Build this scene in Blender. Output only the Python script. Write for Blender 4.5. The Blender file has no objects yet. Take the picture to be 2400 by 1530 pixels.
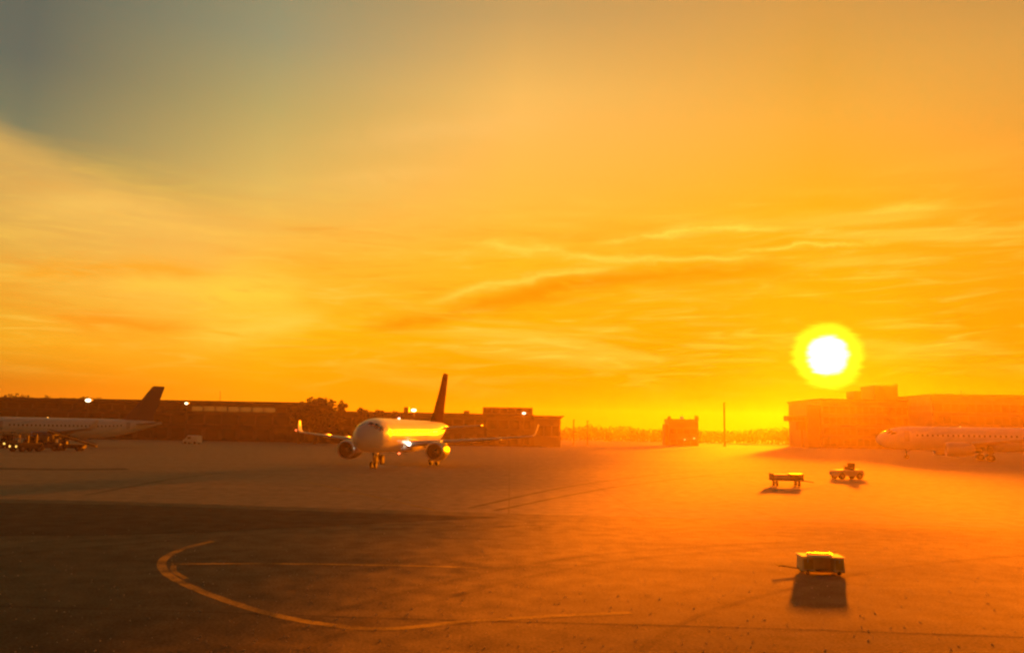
import bpy, bmesh, math, random
from mathutils import Vector, Matrix
random.seed(7)
sc = bpy.context.scene
R = math.radians

# ------------------------------------------------------------------ camera
W, H, FPX = 2400.0, 1530.0, 1884.0          # photograph size and focal length in its pixels
CAM_H, PITCH, ROLL = 4.5, R(7.47), R(1.0)
FWD = Vector((0, math.cos(PITCH), math.sin(PITCH)))
UP0 = Vector((0, -math.sin(PITCH), math.cos(PITCH)))
RT0 = Vector((1, 0, 0))
RT = RT0*math.cos(ROLL) + UP0*math.sin(ROLL)
UP = UP0*math.cos(ROLL) - RT0*math.sin(ROLL)
EYE = Vector((0, 0, CAM_H))
cam_d = bpy.data.cameras.new('camera')
cam = bpy.data.objects.new('camera', cam_d)
sc.collection.objects.link(cam)
m = Matrix((RT, UP, -FWD)).transposed().to_4x4()
m.translation = EYE
cam.matrix_world = m
cam_d.sensor_width = 36
cam_d.lens = 36*FPX/W
cam_d.clip_start = 0.1
cam_d.clip_end = 20000
sc.camera = cam

def ray(px, py):
    return (FWD*FPX + RT*(px-W/2) + UP*(H/2-py)).normalized()
def G(px, py, z=0.0):                       # point of the photograph on the ground
    d = ray(px, py); t = (z-CAM_H)/d.z
    return EYE + d*t
def at(px, py, y):                          # point of the photograph at the depth y
    d = ray(px, py); return EYE + d*(y/d.y)

# ------------------------------------------------------------------ sky and sun
SUN = ray(1940, 833)
SAZ = math.degrees(math.atan2(SUN.x, SUN.y)); SEL = math.degrees(math.asin(SUN.z))
sun_d = bpy.data.lights.new('sun', 'SUN'); sun_d.energy = 5.0; sun_d.angle = R(2.0)
sun_d.color = (1.0, 0.19, 0.0)
sun = bpy.data.objects.new('sun', sun_d); sc.collection.objects.link(sun)
sun.rotation_euler = SUN.to_track_quat('Z', 'Y').to_euler(); sun.location = (60, 150, 60)
sc.view_settings.view_transform = 'Standard'; sc.view_settings.look = 'None'
sc.view_settings.exposure = 2.4; sc.view_settings.gamma = 1.0; sc.view_settings.use_curve_mapping = False
sc.render.engine = 'CYCLES'
sc.cycles.use_denoising = True
sc.cycles.max_bounces = 5; sc.cycles.volume_bounces = 1; sc.cycles.sample_clamp_indirect = 3
sc.cycles.pixel_filter_type = 'BLACKMAN_HARRIS'; sc.cycles.filter_width = 2.4

def s2l(c):
    return tuple(((v/255)/12.92 if v/255 <= .04045 else ((v/255+.055)/1.055)**2.4) for v in c)

world = bpy.data.worlds.new('World'); sc.world = world; world.use_nodes = True
world.cycles.sampling_method = 'NONE'
nt = world.node_tree; nt.nodes.clear()
def nd(t, **k):
    n = nt.nodes.new(t)
    for a, b in k.items(): setattr(n, a, b)
    return n
def lk(a, b): nt.links.new(a, b)
def M(op, a, b=None, c=None, clamp=False):
    n = nd('ShaderNodeMath', operation=op, use_clamp=clamp)
    for i, v in enumerate((a, b, c)):
        if v is None: continue
        if isinstance(v, (int, float)): n.inputs[i].default_value = v
        else: lk(v, n.inputs[i])
    return n.outputs[0]
def SS(v, a, b, lo=0.0, hi=1.0):            # smooth step
    n = nd('ShaderNodeMapRange', interpolation_type='SMOOTHSTEP')
    lk(v, n.inputs[0])
    for i, x in enumerate((a, b, lo, hi)): n.inputs[i+1].default_value = x
    return n.outputs[0]
def MIX(f, a, b, blend='MIX'):
    n = nd('ShaderNodeMix', data_type='RGBA', blend_type=blend)
    for i, v in ((0, f), (6, a), (7, b)):
        if isinstance(v, (int, float)): n.inputs[i].default_value = v
        elif isinstance(v, tuple): n.inputs[i].default_value = (*v, 1)
        else: lk(v, n.inputs[i])
    return n.outputs[2]
def RAMP(v, stops):                         # stops: (position 0..1, sRGB)
    n = nd('ShaderNodeValToRGB'); lk(v, n.inputs[0]); cr = n.color_ramp
    while len(cr.elements) > 1: cr.elements.remove(cr.elements[0])
    for i, (p, c) in enumerate(stops):
        e = cr.elements[0] if i == 0 else cr.elements.new(p)
        e.position = p; e.color = (*s2l(c), 1)
    return n.outputs[0]
tc = nd('ShaderNodeTexCoord')
sep = nd('ShaderNodeSeparateXYZ'); lk(tc.outputs['Generated'], sep.inputs[0])
X, Y, Z = sep.outputs
az = M('MULTIPLY', M('ARCTAN2', X, Y), 180/math.pi)
el = M('MULTIPLY', M('ARCSINE', Z), 180/math.pi)
daz = M('ABSOLUTE', M('SUBTRACT', az, SAZ))
daz = M('MINIMUM', daz, M('SUBTRACT', 360.0, daz))
e01 = M('DIVIDE', el, 90.0, clamp=True)
def P(stops): return [(a/90.0, c) for a, c in stops]
def azel(px, py):
    d = ray(px, py); return math.degrees(math.atan2(d.x, d.y)), math.degrees(math.asin(d.z))
HIGH = [(50, (80,78,72)), (90, (42,46,52))]
# colour of the evening sky by elevation, at growing distance in azimuth from the sun
SKYCOL = {
 'sun':  [(0,(225,66,0)), (3,(225,76,0)), (6,(230,98,0)), (9.5,(232,136,0)), (15,(228,166,20)), (21,(214,168,60)), (27.5,(200,155,74)), (30,(194,150,76))],
 'mid':  [(0,(245,118,0)), (3.3,(248,134,0)), (7,(250,166,0)), (12,(250,182,30)), (18,(248,186,74)), (23.5,(236,186,94)), (28.5,(194,160,96))],
 'side': [(0,(238,128,4)), (3.3,(252,162,6)), (6.5,(252,186,20)), (11,(248,184,52)), (16.3,(220,184,94)), (21.5,(182,166,102)), (26,(148,148,112))],
 'far':  [(0,(190,106,14)), (2.5,(202,124,18)), (5,(236,168,34)), (9,(234,175,52)), (13.5,(176,148,78)), (18,(120,124,94)), (22,(98,106,92))]}
cols = {k: RAMP(e01, P(v+HIGH)) for k, v in SKYCOL.items()}
base = MIX(M('DIVIDE', daz, 21.4, clamp=True), cols['sun'], cols['mid'])
base = MIX(M('DIVIDE', M('SUBTRACT', daz, 21.4), 17.7, clamp=True), base, cols['side'])
base = MIX(M('DIVIDE', M('SUBTRACT', daz, 39.1), 14.9, clamp=True), base, cols['far'])
base = MIX(SS(daz, 60, 150), base, MIX(1.0, cols['far'], (0.17, 0.19, 0.25), 'MULTIPLY'))
base = MIX(SS(az, 18, 40, 0, .8), base, MIX(1.0, base, (.62, .6, .6), 'MULTIPLY'))
# cirrus: streaked noise laid out in azimuth and elevation
def cloudnoise(kx, ky, tilt, detail=6, rough=.6, seed=0.0, dist=0.4):
    cb = nd('ShaderNodeCombineXYZ')
    lk(M('MULTIPLY', az, kx), cb.inputs[0])
    lk(M('MULTIPLY', M('ADD', el, M('MULTIPLY', az, tilt)), ky), cb.inputs[1])
    cb.inputs[2].default_value = seed
    n = nd('ShaderNodeTexNoise'); n.inputs['Scale'].default_value = 1
    n.inputs['Detail'].default_value = detail; n.inputs['Roughness'].default_value = rough
    n.inputs['Distortion'].default_value = dist
    lk(cb.outputs[0], n.inputs['Vector']); return n.outputs[0]
n1 = cloudnoise(.055, .55, .05, seed=1.3)
n2 = cloudnoise(.2, 1.7, -.04, seed=4.1, dist=.9)
n3 = cloudnoise(.035, .16, .02, detail=3, seed=9.2)
band = M('MULTIPLY', SS(el, 1.5, 6), SS(el, 19, 12))
bright = M('MULTIPLY', M('ADD', M('MULTIPLY', SS(n1, .5, .72), .55), M('MULTIPLY', SS(n2, .5, .72), .42)), band)
dark = M('MULTIPLY', M('ADD', M('MULTIPLY', SS(n1, .5, .3), .40), M('MULTIPLY', SS(n2, .48, .3), .34)), band)
base = MIX(M('MULTIPLY', bright, .85), base, s2l((255, 208, 80)))
base = MIX(M('MULTIPLY', dark, .62), base, s2l((232, 132, 2)))
# soft high veil whose upper edge leaves clear blue-grey sky at the upper left
a0, e0 = azel(0, 300); a1, e1 = azel(300, 440); a2, e2 = azel(620, 490)
def quad(p0, p1, p2):
    (x0,y0),(x1,y1),(x2,y2) = p0, p1, p2
    A = ((y2-y0)/(x2-x0)-(y1-y0)/(x1-x0))/(x2-x1); B = (y1-y0)/(x1-x0)-A*(x0+x1); return A, B, y0-A*x0*x0-B*x0
def curve(A, B, C): return M('ADD', M('MULTIPLY', M('ADD', M('MULTIPLY', az, A), B), az), C)
edge = curve(*quad((a0,e0),(a1,e1),(a2,e2)))
below = M('SUBTRACT', M('ADD', edge, M('MULTIPLY', M('SUBTRACT', n1, .5), .9)), el)
veil = M('MULTIPLY', M('MULTIPLY', SS(below, -1.1, 1.2), SS(below, 12, 2)), M('MULTIPLY', SS(az, -14, -24), SS(az, -60, -45)))
base = MIX(M('MULTIPLY', veil, .5), base, s2l((250, 192, 92)))
# long single wisps
WV = cloudnoise(.3, .6, 0, detail=8, seed=11.0, dist=.6)
TX = cloudnoise(.3, 1.2, .1, seed=24.3)
def wisp(pts, w0, amt, col, seed, soft=3.0):
    global base
    q = [azel(*p) for p in pts]
    c = curve(*quad(*q))
    wv = WV
    d = M('ADD', M('SUBTRACT', el, c), M('MULTIPLY', M('SUBTRACT', wv, .5), 1.5))
    g = M('POWER', 2.718, M('MULTIPLY', M('POWER', M('ABSOLUTE', M('DIVIDE', d, w0)), 1.5), -1.0))
    lo, hi = q[0][0], q[2][0]
    g = M('MULTIPLY', g, M('MULTIPLY', SS(az, lo-soft*.4, lo+soft), SS(az, hi+soft*.4, hi-soft)))
    tx = TX
    g = M('MULTIPLY', g, SS(tx, .22, .52))
    base = MIX(M('MULTIPLY', g, amt), base, s2l(col))
YL = (255, 206, 70); OR = (246, 134, 0)
wisp([(1090, 566), (1300, 590), (1480, 612)], .26, 1.0, YL, 11.0)
wisp([(1400, 572), (1600, 545), (1850, 528)], .20, 1.0, YL, 21.0)
wisp([(1380, 612), (1600, 606), (1800, 602)], .17, .9, YL, 31.0)
wisp([(1700, 590), (1900, 578), (2100, 568)], .17, .8, YL, 36.0)
wisp([(1150, 706), (1500, 650), (1900, 640)], .75, .95, OR, 41.0)
wisp([(850, 770), (1050, 735), (1300, 690)], .55, .75, OR, 51.0)
wisp([(1000, 705), (1200, 660), (1450, 625)], .26, .8, YL, 56.0)
wisp([(250, 660), (450, 672), (700, 690)], .9, .75, YL, 61.0)
wisp([(440, 700), (570, 690), (720, 715)], 1.3, .7, (255, 210, 62), 63.0)
wisp([(0, 480), (200, 478), (420, 500)], .8, .5, (255, 205, 96), 64.0, 5)
wisp([(0, 640), (250, 630), (520, 640)], .5, .6, (250, 160, 14), 65.0)
wisp([(430, 790), (580, 775), (760, 735)], .8, .8, YL, 66.0)
wisp([(80, 740), (260, 756), (460, 770)], .45, .55, OR, 71.0)
wisp([(760, 335), (1000, 310), (1300, 285)], 1.0, .3, (252, 200, 112), 76.0, 7)
wisp([(740, 430), (900, 415), (1080, 405)], .6, .35, (253, 202, 104), 81.0, 5)
wisp([(2040, 495), (2110, 490), (2200, 484)], .25, .6, YL, 86.0, 2)
# clear-sky scattering for the given sun position, faint next to the lit haze of the evening
sky = nd('ShaderNodeTexSky', sky_type='NISHITA'); sky.sun_disc = False
sky.sun_elevation = R(SEL); sky.sun_rotation = R(SAZ); sky.dust_density = 4; sky.air_density = 1.5
skm = MIX(1.0, sky.outputs[0], (0.004, 0.002, 0.0006), 'MULTIPLY')
base = MIX(1.0, base, skm, 'ADD')
# the sun: overexposed disc with its aureole
dt = nd('ShaderNodeVectorMath', operation='DOT_PRODUCT'); lk(tc.outputs['Generated'], dt.inputs[0]); dt.inputs[1].default_value = SUN
ang = M('MULTIPLY', M('ARCCOSINE', M('MINIMUM', dt.outputs['Value'], 1.0)), 180/math.pi)
ragged = cloudnoise(.5, 2.2, 0, detail=4, seed=14.0)
angr = M('ADD', ang, M('MULTIPLY', M('SUBTRACT', ragged, .5), .95))
base = MIX(SS(ang, 9, 2.0, 0, .32), base, s2l((255, 186, 14)))
base = MIX(SS(angr, 2.5, 1.8), base, (1.0, .93, .02))
base = MIX(SS(angr, 1.5, .95), base, (1.6, 1.6, 1.5))
bg = nd('ShaderNodeBackground'); lk(base, bg.inputs[0]); bg.inputs[1].default_value = 0.189
out = nd('ShaderNodeOutputWorld'); lk(bg.outputs[0], out.inputs[0])

# ------------------------------------------------------------------ materials
MATS = {}
def mat(name, col, rough=.6, metal=0.0, var=.15, scale=3.0, bump=0.0, emit=None, estr=0, spec=.5, stretch=(1,1,1), coat=0):
    if name in MATS: return MATS[name]
    mt = bpy.data.materials.new(name); mt.use_nodes = True; t = mt.node_tree
    b = t.nodes['Principled BSDF']
    b.inputs['Roughness'].default_value = rough; b.inputs['Metallic'].default_value = metal
    b.inputs['Specular IOR Level'].default_value = spec; b.inputs['Coat Weight'].default_value = coat
    co = t.nodes.new('ShaderNodeTexCoord'); mp = t.nodes.new('ShaderNodeMapping'); mp.inputs['Scale'].default_value = stretch
    t.links.new(co.outputs['Object'], mp.inputs[0])
    no = t.nodes.new('ShaderNodeTexNoise'); no.inputs['Scale'].default_value = scale; no.inputs['Detail'].default_value = 5
    t.links.new(mp.outputs[0], no.inputs['Vector'])
    rp = t.nodes.new('ShaderNodeValToRGB'); t.links.new(no.outputs[0], rp.inputs[0])
    rp.color_ramp.elements[0].position = .3; rp.color_ramp.elements[1].position = .7
    rp.color_ramp.elements[0].color = (*[c*(1-var) for c in col], 1); rp.color_ramp.elements[1].color = (*[min(1, c*(1+var)) for c in col], 1)
    t.links.new(rp.outputs[0], b.inputs['Base Color'])
    if bump:
        bm_ = t.nodes.new('ShaderNodeBump'); bm_.inputs['Strength'].default_value = bump; bm_.inputs['Distance'].default_value = .02
        t.links.new(no.outputs[0], bm_.inputs['Height']); t.links.new(bm_.outputs[0], b.inputs['Normal'])
    if emit:
        b.inputs['Emission Color'].default_value = (*emit, 1); b.inputs['Emission Strength'].default_value = estr
    MATS[name] = mt; return mt

def pavement(name, c0, c1, rough, joints=None, big=.03, ior=1.55, gloss=.32):
    mt = bpy.data.materials.new(name); mt.use_nodes = True; t = mt.node_tree; b = t.nodes['Principled BSDF']
    co = t.nodes.new('ShaderNodeTexCoord')
    def noise(s, d=6, st=None):
        n = t.nodes.new('ShaderNodeTexNoise'); n.inputs['Scale'].default_value = s; n.inputs['Detail'].default_value = d
        if st:
            mp = t.nodes.new('ShaderNodeMapping'); mp.inputs['Scale'].default_value = st
            t.links.new(co.outputs['Object'], mp.inputs[0]); t.links.new(mp.outputs[0], n.inputs['Vector'])
        else: t.links.new(co.outputs['Object'], n.inputs['Vector'])
        return n.outputs[0]
    a, f, g = noise(big, 5), noise(1.1, 8), noise(14, 4)
    def mth(op, x, y):
        n = t.nodes.new('ShaderNodeMath'); n.operation = op
        for i, v in enumerate((x, y)):
            if isinstance(v, (int, float)): n.inputs[i].default_value = v
            else: t.links.new(v, n.inputs[i])
        return n.outputs[0]
    s = mth('ADD', mth('MULTIPLY', a, .5), mth('ADD', mth('MULTIPLY', f, .3), mth('MULTIPLY', g, .2)))
    rp = t.nodes.new('ShaderNodeValToRGB'); t.links.new(s, rp.inputs[0])
    rp.color_ramp.elements[0].position = .36; rp.color_ramp.elements[1].position = .64
    rp.color_ramp.elements[0].color = (*c0, 1); rp.color_ramp.elements[1].color = (*c1, 1)
    col = rp.outputs[0]
    # tyre tracks and stains, drawn out along the taxi direction
    tr = noise(.5, 4, (.04, .6, 1))
    trm = t.nodes.new('ShaderNodeMapRange'); t.links.new(tr, trm.inputs[0])
    trm.inputs[1].default_value = .52; trm.inputs[2].default_value = .7; trm.inputs[3].default_value = 0; trm.inputs[4].default_value = .45
    mx = t.nodes.new('ShaderNodeMix'); mx.data_type = 'RGBA'; t.links.new(trm.outputs[0], mx.inputs[0]); t.links.new(col, mx.inputs[6])
    mx.inputs[7].default_value = (c0[0]*.5, c0[1]*.5, c0[2]*.5, 1); col = mx.outputs[2]
    if joints:
        br = t.nodes.new('ShaderNodeTexBrick'); br.offset = 0; br.inputs['Scale'].default_value = 1
        br.inputs['Brick Width'].default_value = joints; br.inputs['Row Height'].default_value = joints
        br.inputs['Mortar Size'].default_value = .05; br.inputs['Color1'].default_value = (1,1,1,1); br.inputs['Color2'].default_value = (.86,.86,.86,1); br.inputs['Mortar'].default_value = (.35,.35,.35,1)
        t.links.new(co.outputs['Object'], br.inputs['Vector'])
        m2 = t.nodes.new('ShaderNodeMix'); m2.data_type = 'RGBA'; m2.blend_type = 'MULTIPLY'; m2.inputs[0].default_value = 1
        t.links.new(col, m2.inputs[6]); t.links.new(br.outputs[0], m2.inputs[7]); col = m2.outputs[2]
    t.links.new(col, b.inputs['Base Color'])
    rm = t.nodes.new('ShaderNodeMapRange'); t.links.new(s, rm.inputs[0]); rm.inputs[1].default_value = .36; rm.inputs[2].default_value = .64
    rm.inputs[3].default_value = rough-.05; rm.inputs[4].default_value = rough+.07
    t.links.new(rm.outputs[0], b.inputs['Roughness'])
    bp = t.nodes.new('ShaderNodeBump'); bp.inputs['Strength'].default_value = .5; bp.inputs['Distance'].default_value = .012
    t.links.new(mth('ADD', mth('MULTIPLY', g, .6), f), bp.inputs['Height']); t.links.new(bp.outputs[0], b.inputs['Normal'])
    df = t.nodes.new('ShaderNodeBsdfDiffuse'); t.links.new(col, df.inputs[0]); t.links.new(bp.outputs[0], df.inputs['Normal'])
    gl = t.nodes.new('ShaderNodeBsdfAnisotropic'); gl.distribution = 'BECKMANN'; 
    gv = mth('ADD', mth('MULTIPLY', f, .7), mth('ADD', mth('MULTIPLY', g, 1.1), mth('MULTIPLY', tr, .35)))     # polished and gritty places
    gm = t.nodes.new('ShaderNodeMapRange'); t.links.new(gv, gm.inputs[0]); gm.inputs[1].default_value = .8; gm.inputs[2].default_value = 1.35; gm.inputs[3].default_value = .62; gm.inputs[4].default_value = 1.38
    gc = t.nodes.new('ShaderNodeMix'); gc.data_type = 'RGBA'; gc.clamp_factor = False; t.links.new(gm.outputs[0], gc.inputs[0])
    gc.inputs[6].default_value = (0,0,0,1); gc.inputs[7].default_value = (gloss, gloss*.88, gloss*.55, 1); t.links.new(gc.outputs[2], gl.inputs['Color'])
    t.links.new(rm.outputs[0], gl.inputs['Roughness']); t.links.new(bp.outputs[0], gl.inputs['Normal'])
    fr = t.nodes.new('ShaderNodeFresnel'); fr.inputs[0].default_value = ior
    ms = t.nodes.new('ShaderNodeMixShader'); t.links.new(fr.outputs[0], ms.inputs[0])
    t.links.new(df.outputs[0], ms.inputs[1]); t.links.new(gl.outputs[0], ms.inputs[2]); t.links.new(ms.outputs[0], t.nodes['Material Output'].inputs[0])
    return mt

M_ASPH = pavement('asphalt', (.007,.0065,.0065), (.018,.016,.0155), .95, big=.08, ior=2.05, gloss=.325)
M_CONC = pavement('concrete', (.17,.155,.125), (.27,.245,.20), .96, joints=7.5, ior=1.55, gloss=.32)
M_GRASS = pavement('dry_grass', (.030,.034,.014), (.065,.062,.028), .95)
M_TARDARK = pavement('tar', (.008,.008,.008), (.03,.028,.027), .95, big=.3, ior=1.5, gloss=.2)
M_WHITE = mat('white_aircraft_paint', (.62,.62,.63), .24, var=.06, scale=.8, spec=.22)
M_GREY = mat('grey_aircraft_paint', (.34,.35,.37), .4, var=.06, scale=.8)
M_NAVY = mat('dark_tail_paint', (.035,.03,.075), .4, var=.1)
M_RUSSET = mat('russet_tail_paint', (.05,.016,.012), .9, var=.1, spec=0.0)
M_NAC = mat('nacelle_paint', (.05,.05,.065), .35, var=.1)
M_METAL = mat('bare_metal', (.55,.55,.56), .3, metal=1, var=.1)
M_DARKM = mat('dark_metal', (.05,.05,.055), .5, metal=.3)
M_RIM = mat('painted_rim', (.12,.12,.12), .8, spec=.1)
M_RUB = mat('rubber', (.02,.02,.02), .9, spec=.1)
M_GLASS = mat('dark_glass', (.015,.017,.02), .08, var=.1)
M_PANE = mat('hazy_pane', (.05,.042,.036), .3, var=.2)  # far window glass; the paler colour paints in the veil of haze
M_CLAD = mat('grey_cladding', (.11,.095,.085), .6, stretch=(2,2,.2))
M_CLAD2 = mat('brown_cladding', (.07,.05,.04), .6, stretch=(2,2,.2))
M_CONCW = mat('concrete_wall', (.15,.13,.115), .8, scale=.4)
M_ROOF = mat('roof_felt', (.07,.065,.06), .85)
M_SKYPANE = mat('lit_window', (.06,.035,.015), .2, emit=(1,.33,.04), estr=.03)  # orange glow painted in for sky seen through the concourse glazing
M_LAMP = mat('lamp_warm', (.9,.8,.6), .3, emit=(1,.80,.40), estr=1.3)
M_LAMPW = mat('lamp_white', (.9,.9,.9), .3, emit=(1,.90,.62), estr=2.3)
M_LAMPY = mat('lamp_amber', (.9,.6,.2), .3, emit=(1,.55,.10), estr=.45)
M_LAMPR = mat('lamp_red', (.8,.1,.05), .3, emit=(1,.12,.03), estr=1.0)
M_LAMPRW = mat('beacon_red', (.9,.3,.2), .3, emit=(1,.35,.20), estr=1.3)
M_BARK = mat('bark', (.06,.045,.03), .9, var=.3)
M_LEAF = mat('leaf', (.05,.065,.022), .7, var=.4, scale=1.2)
M_VWHITE = mat('vehicle_white', (.72,.70,.66), .35, var=.06)
M_VYEL = mat('vehicle_yellow', (.55,.33,.04), .4, var=.1)
M_VBLUE = mat('vehicle_blue', (.03,.04,.08), .8, var=.1, spec=.2)
M_CREAM = mat('cream_paint', (.72,.55,.34), .8, var=.1, spec=.1)
M_VDARK = mat('vehicle_dark', (.035,.032,.03), .85, var=.15, spec=.15)

# ------------------------------------------------------------------ mesh helpers
COL = sc.collection
class MB:
    def __init__(s): s.v = []; s.f = []
    def add(s, vs, fs):
        n = len(s.v); s.v += [tuple(v) for v in vs]; s.f += [tuple(i+n for i in f) for f in fs]; return s
    def box(s, x0, x1, y0, y1, z0, z1, tx=0, ty=0, sx=0):    # tx, ty taper the top
        return s.add([(x0,y0,z0),(x1,y0,z0),(x1,y1,z0),(x0,y1,z0),(x0+tx+sx,y0+ty,z1),(x1-tx+sx,y0+ty,z1),(x1-tx+sx,y1-ty,z1),(x0+tx+sx,y1-ty,z1)],
                     [(3,2,1,0),(4,5,6,7),(0,1,5,4),(1,2,6,5),(2,3,7,6),(3,0,4,7)])
    def tube(s, p, q, r0, r1=None, n=10, cap=True):
        p, q = Vector(p), Vector(q); r1 = r0 if r1 is None else r1
        d = (q-p).normalized(); a = d.orthogonal().normalized(); b = d.cross(a)
        vs = [p+(a*math.cos(2*math.pi*i/n)+b*math.sin(2*math.pi*i/n))*r0 for i in range(n)] + [q+(a*math.cos(2*math.pi*i/n)+b*math.sin(2*math.pi*i/n))*r1 for i in range(n)]
        fs = [(i,(i+1)%n,n+(i+1)%n,n+i) for i in range(n)]
        if cap: fs += [tuple(range(n-1,-1,-1)), tuple(range(n,2*n))]
        return s.add(vs, fs)
    def rings(s, rings, cap=True):
        n = len(rings[0]); vs = [v for r in rings for v in r]; fs = []
        for k in range(len(rings)-1):
            for i in range(n): fs.append((k*n+i, k*n+(i+1)%n, (k+1)*n+(i+1)%n, (k+1)*n+i))
        if cap: fs += [tuple(range(n-1,-1,-1)), tuple(range((len(rings)-1)*n, len(rings)*n))]
        return s.add(vs, fs)
    def sphere(s, c, rx, ry, rz, n=10, k=6):
        rs = []
        for j in range(k+1):
            t = math.pi*(j/k*.98+.01)
            rs.append([(c[0]+rx*math.sin(t)*math.cos(2*math.pi*i/n), c[1]+ry*math.sin(t)*math.sin(2*math.pi*i/n), c[2]-rz*math.cos(t)) for i in range(n)])
        return s.rings(rs)
    def mesh(s, name, material, smooth=False):
        me = bpy.data.meshes.new(name); me.from_pydata(s.v, [], s.f); me.update()
        bm = bmesh.new(); bm.from_mesh(me); bmesh.ops.recalc_face_normals(bm, faces=bm.faces[:]); bm.to_mesh(me); bm.free()
        me.materials.append(material)
        if smooth:
            for p in me.polygons: p.use_smooth = True
            try: me.set_sharp_from_angle(angle=R(40))
            except Exception: pass
        return me
    def build(s, name, material, parent=None, smooth=False, loc=(0,0,0)):
        o = bpy.data.objects.new(name, s.mesh(name, material, smooth)); COL.objects.link(o); o.location = loc
        if parent: o.parent = parent
        return o
def put(name, me, parent=None, loc=(0,0,0), rz=0):
    o = bpy.data.objects.new(name, me); COL.objects.link(o); o.location = loc; o.rotation_euler.z = rz
    if parent: o.parent = parent
    return o
def thing(name, label, cat, loc=(0,0,0), rz=0, group=None):
    o = bpy.data.objects.new(name, None); COL.objects.link(o); o.location = loc; o.rotation_euler.z = rz; o.empty_display_size = .5
    o['label'] = label; o['category'] = cat
    if group: o['group'] = group
    return o
def struct(o): o['kind'] = 'structure'; return o

# ------------------------------------------------------------------ the ground
def sheet(name, pts, z, material, parent=None):
    me = bpy.data.meshes.new(name); me.from_pydata([(p[0], p[1], z) for p in pts], [], [tuple(range(len(pts)))]); me.update()
    me.materials.append(material)
    o = bpy.data.objects.new(name, me); COL.objects.link(o)
    if me.polygons[0].normal.z < 0: me.flip_normals()
    if parent: o.parent = parent
    return o
FAR = 1000
ground = struct(sheet('ground', [(-FAR,-FAR),(FAR,-FAR),(FAR,FAR),(-FAR,FAR)], 0, M_GRASS))
apron = struct(sheet('apron', [(-420,-200),(420,-200),(420,330),(60,330),(30,262),(-420,262)], .004, M_CONC))
e = [G(x, y) for x, y in ((-60,1168),(250,1174),(520,1183),(800,1192),(1100,1201),(1500,1212),(2000,1226),(2500,1242))]
taxi = struct(sheet('taxiway', [(-300,e[0].y),*[(p.x,p.y) for p in e],(300,e[-1].y-6),(300,-120),(-300,-120)], .008, M_ASPH))
def ribbon(name, px, w, z, material, parent, n=8):
    p = [G(*q) for q in px]; pts = []
    for i in range(len(p)-1):                                   # Catmull-Rom through the points
        a, b, c, d = p[max(i-1,0)], p[i], p[i+1], p[min(i+2,len(p)-1)]
        for k in range(n):
            t = k/n
            pts.append(.5*((2*b)+(c-a)*t+(2*a-5*b+4*c-d)*t*t+(3*b-a-3*c+d)*t**3))
    pts.append(p[-1]); vs = []; fs = []
    for i, q in enumerate(pts):
        d = (pts[min(i+1,len(pts)-1)]-pts[max(i-1,0)]); d.z = 0; d.normalize(); nrm = Vector((-d.y, d.x, 0))*w/2
        vs += [(q.x+nrm.x, q.y+nrm.y, z), (q.x-nrm.x, q.y-nrm.y, z)]
        if i: fs.append((2*i-2, 2*i-1, 2*i+1, 2*i))
    me = bpy.data.meshes.new(name); me.from_pydata(vs, [], fs); me.update(); me.materials.append(material)
    if me.polygons[0].normal.z < 0: me.flip_normals()
    o = bpy.data.objects.new(name, me); COL.objects.link(o); o.parent = parent; return o
# worn paint: thinned where the noise wears it through
def worn(name, col, under, amt=.5):
    mt = mat(name, col, .6, var=.3, scale=2.0); t = mt.node_tree; b = t.nodes['Principled BSDF']
    no = t.nodes.new('ShaderNodeTexNoise'); no.inputs['Scale'].default_value = 1.7; no.inputs['Detail'].default_value = 9; no.inputs['Roughness'].default_value = .75
    co = t.nodes.new('ShaderNodeTexCoord'); t.links.new(co.outputs['Object'], no.inputs['Vector'])
    mr = t.nodes.new('ShaderNodeMapRange'); t.links.new(no.outputs[0], mr.inputs[0]); mr.inputs[1].default_value = .38; mr.inputs[2].default_value = .62; mr.inputs[3].default_value = 0; mr.inputs[4].default_value = 1-amt*.3
    src = b.inputs['Base Color'].links[0].from_socket
    mx = t.nodes.new('ShaderNodeMix'); mx.data_type = 'RGBA'; t.links.new(mr.outputs[0], mx.inputs[0]); mx.inputs[6].default_value = (*under, 1); t.links.new(src, mx.inputs[7])
    t.links.new(mx.outputs[2], b.inputs['Base Color']); return mt
M_LINE = pavement('taxi_line_paint', (.02,.015,.008), (.48,.35,.012), .95, ior=2.0, gloss=.31, big=.9)
ribbon('painted_line', [(500,1268),(430,1286),(382,1312),(392,1345),(470,1385),(600,1430),(740,1460),(900,1474),(1100,1456),(1300,1444),(1480,1436)], .30, .012, M_LINE, taxi)
ribbon('painted_line', [(405,1322),(650,1321),(960,1326),(1120,1331)], .24, .012, M_LINE, taxi)
ribbon('painted_line', [(408,1320),(408,1338),(436,1356)], .18, .012, M_LINE, taxi)
ribbon('painted_line', [(700,1125),(860,1160),(1020,1196)], .3, .009, M_LINE, apron)
ribbon('tar_strip', [(-60,1097),(150,1100),(300,1099)], 3.2, .009, M_TARDARK, apron)  # strip darker than the concrete around it
sheet('tar_patch', [G(*q) for q in ((-80,1177),(250,1182),(520,1191),(800,1200),(1180,1212),(900,1226),(560,1246),(250,1255),(-80,1257))], .0095, M_TARDARK, taxi)

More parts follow.
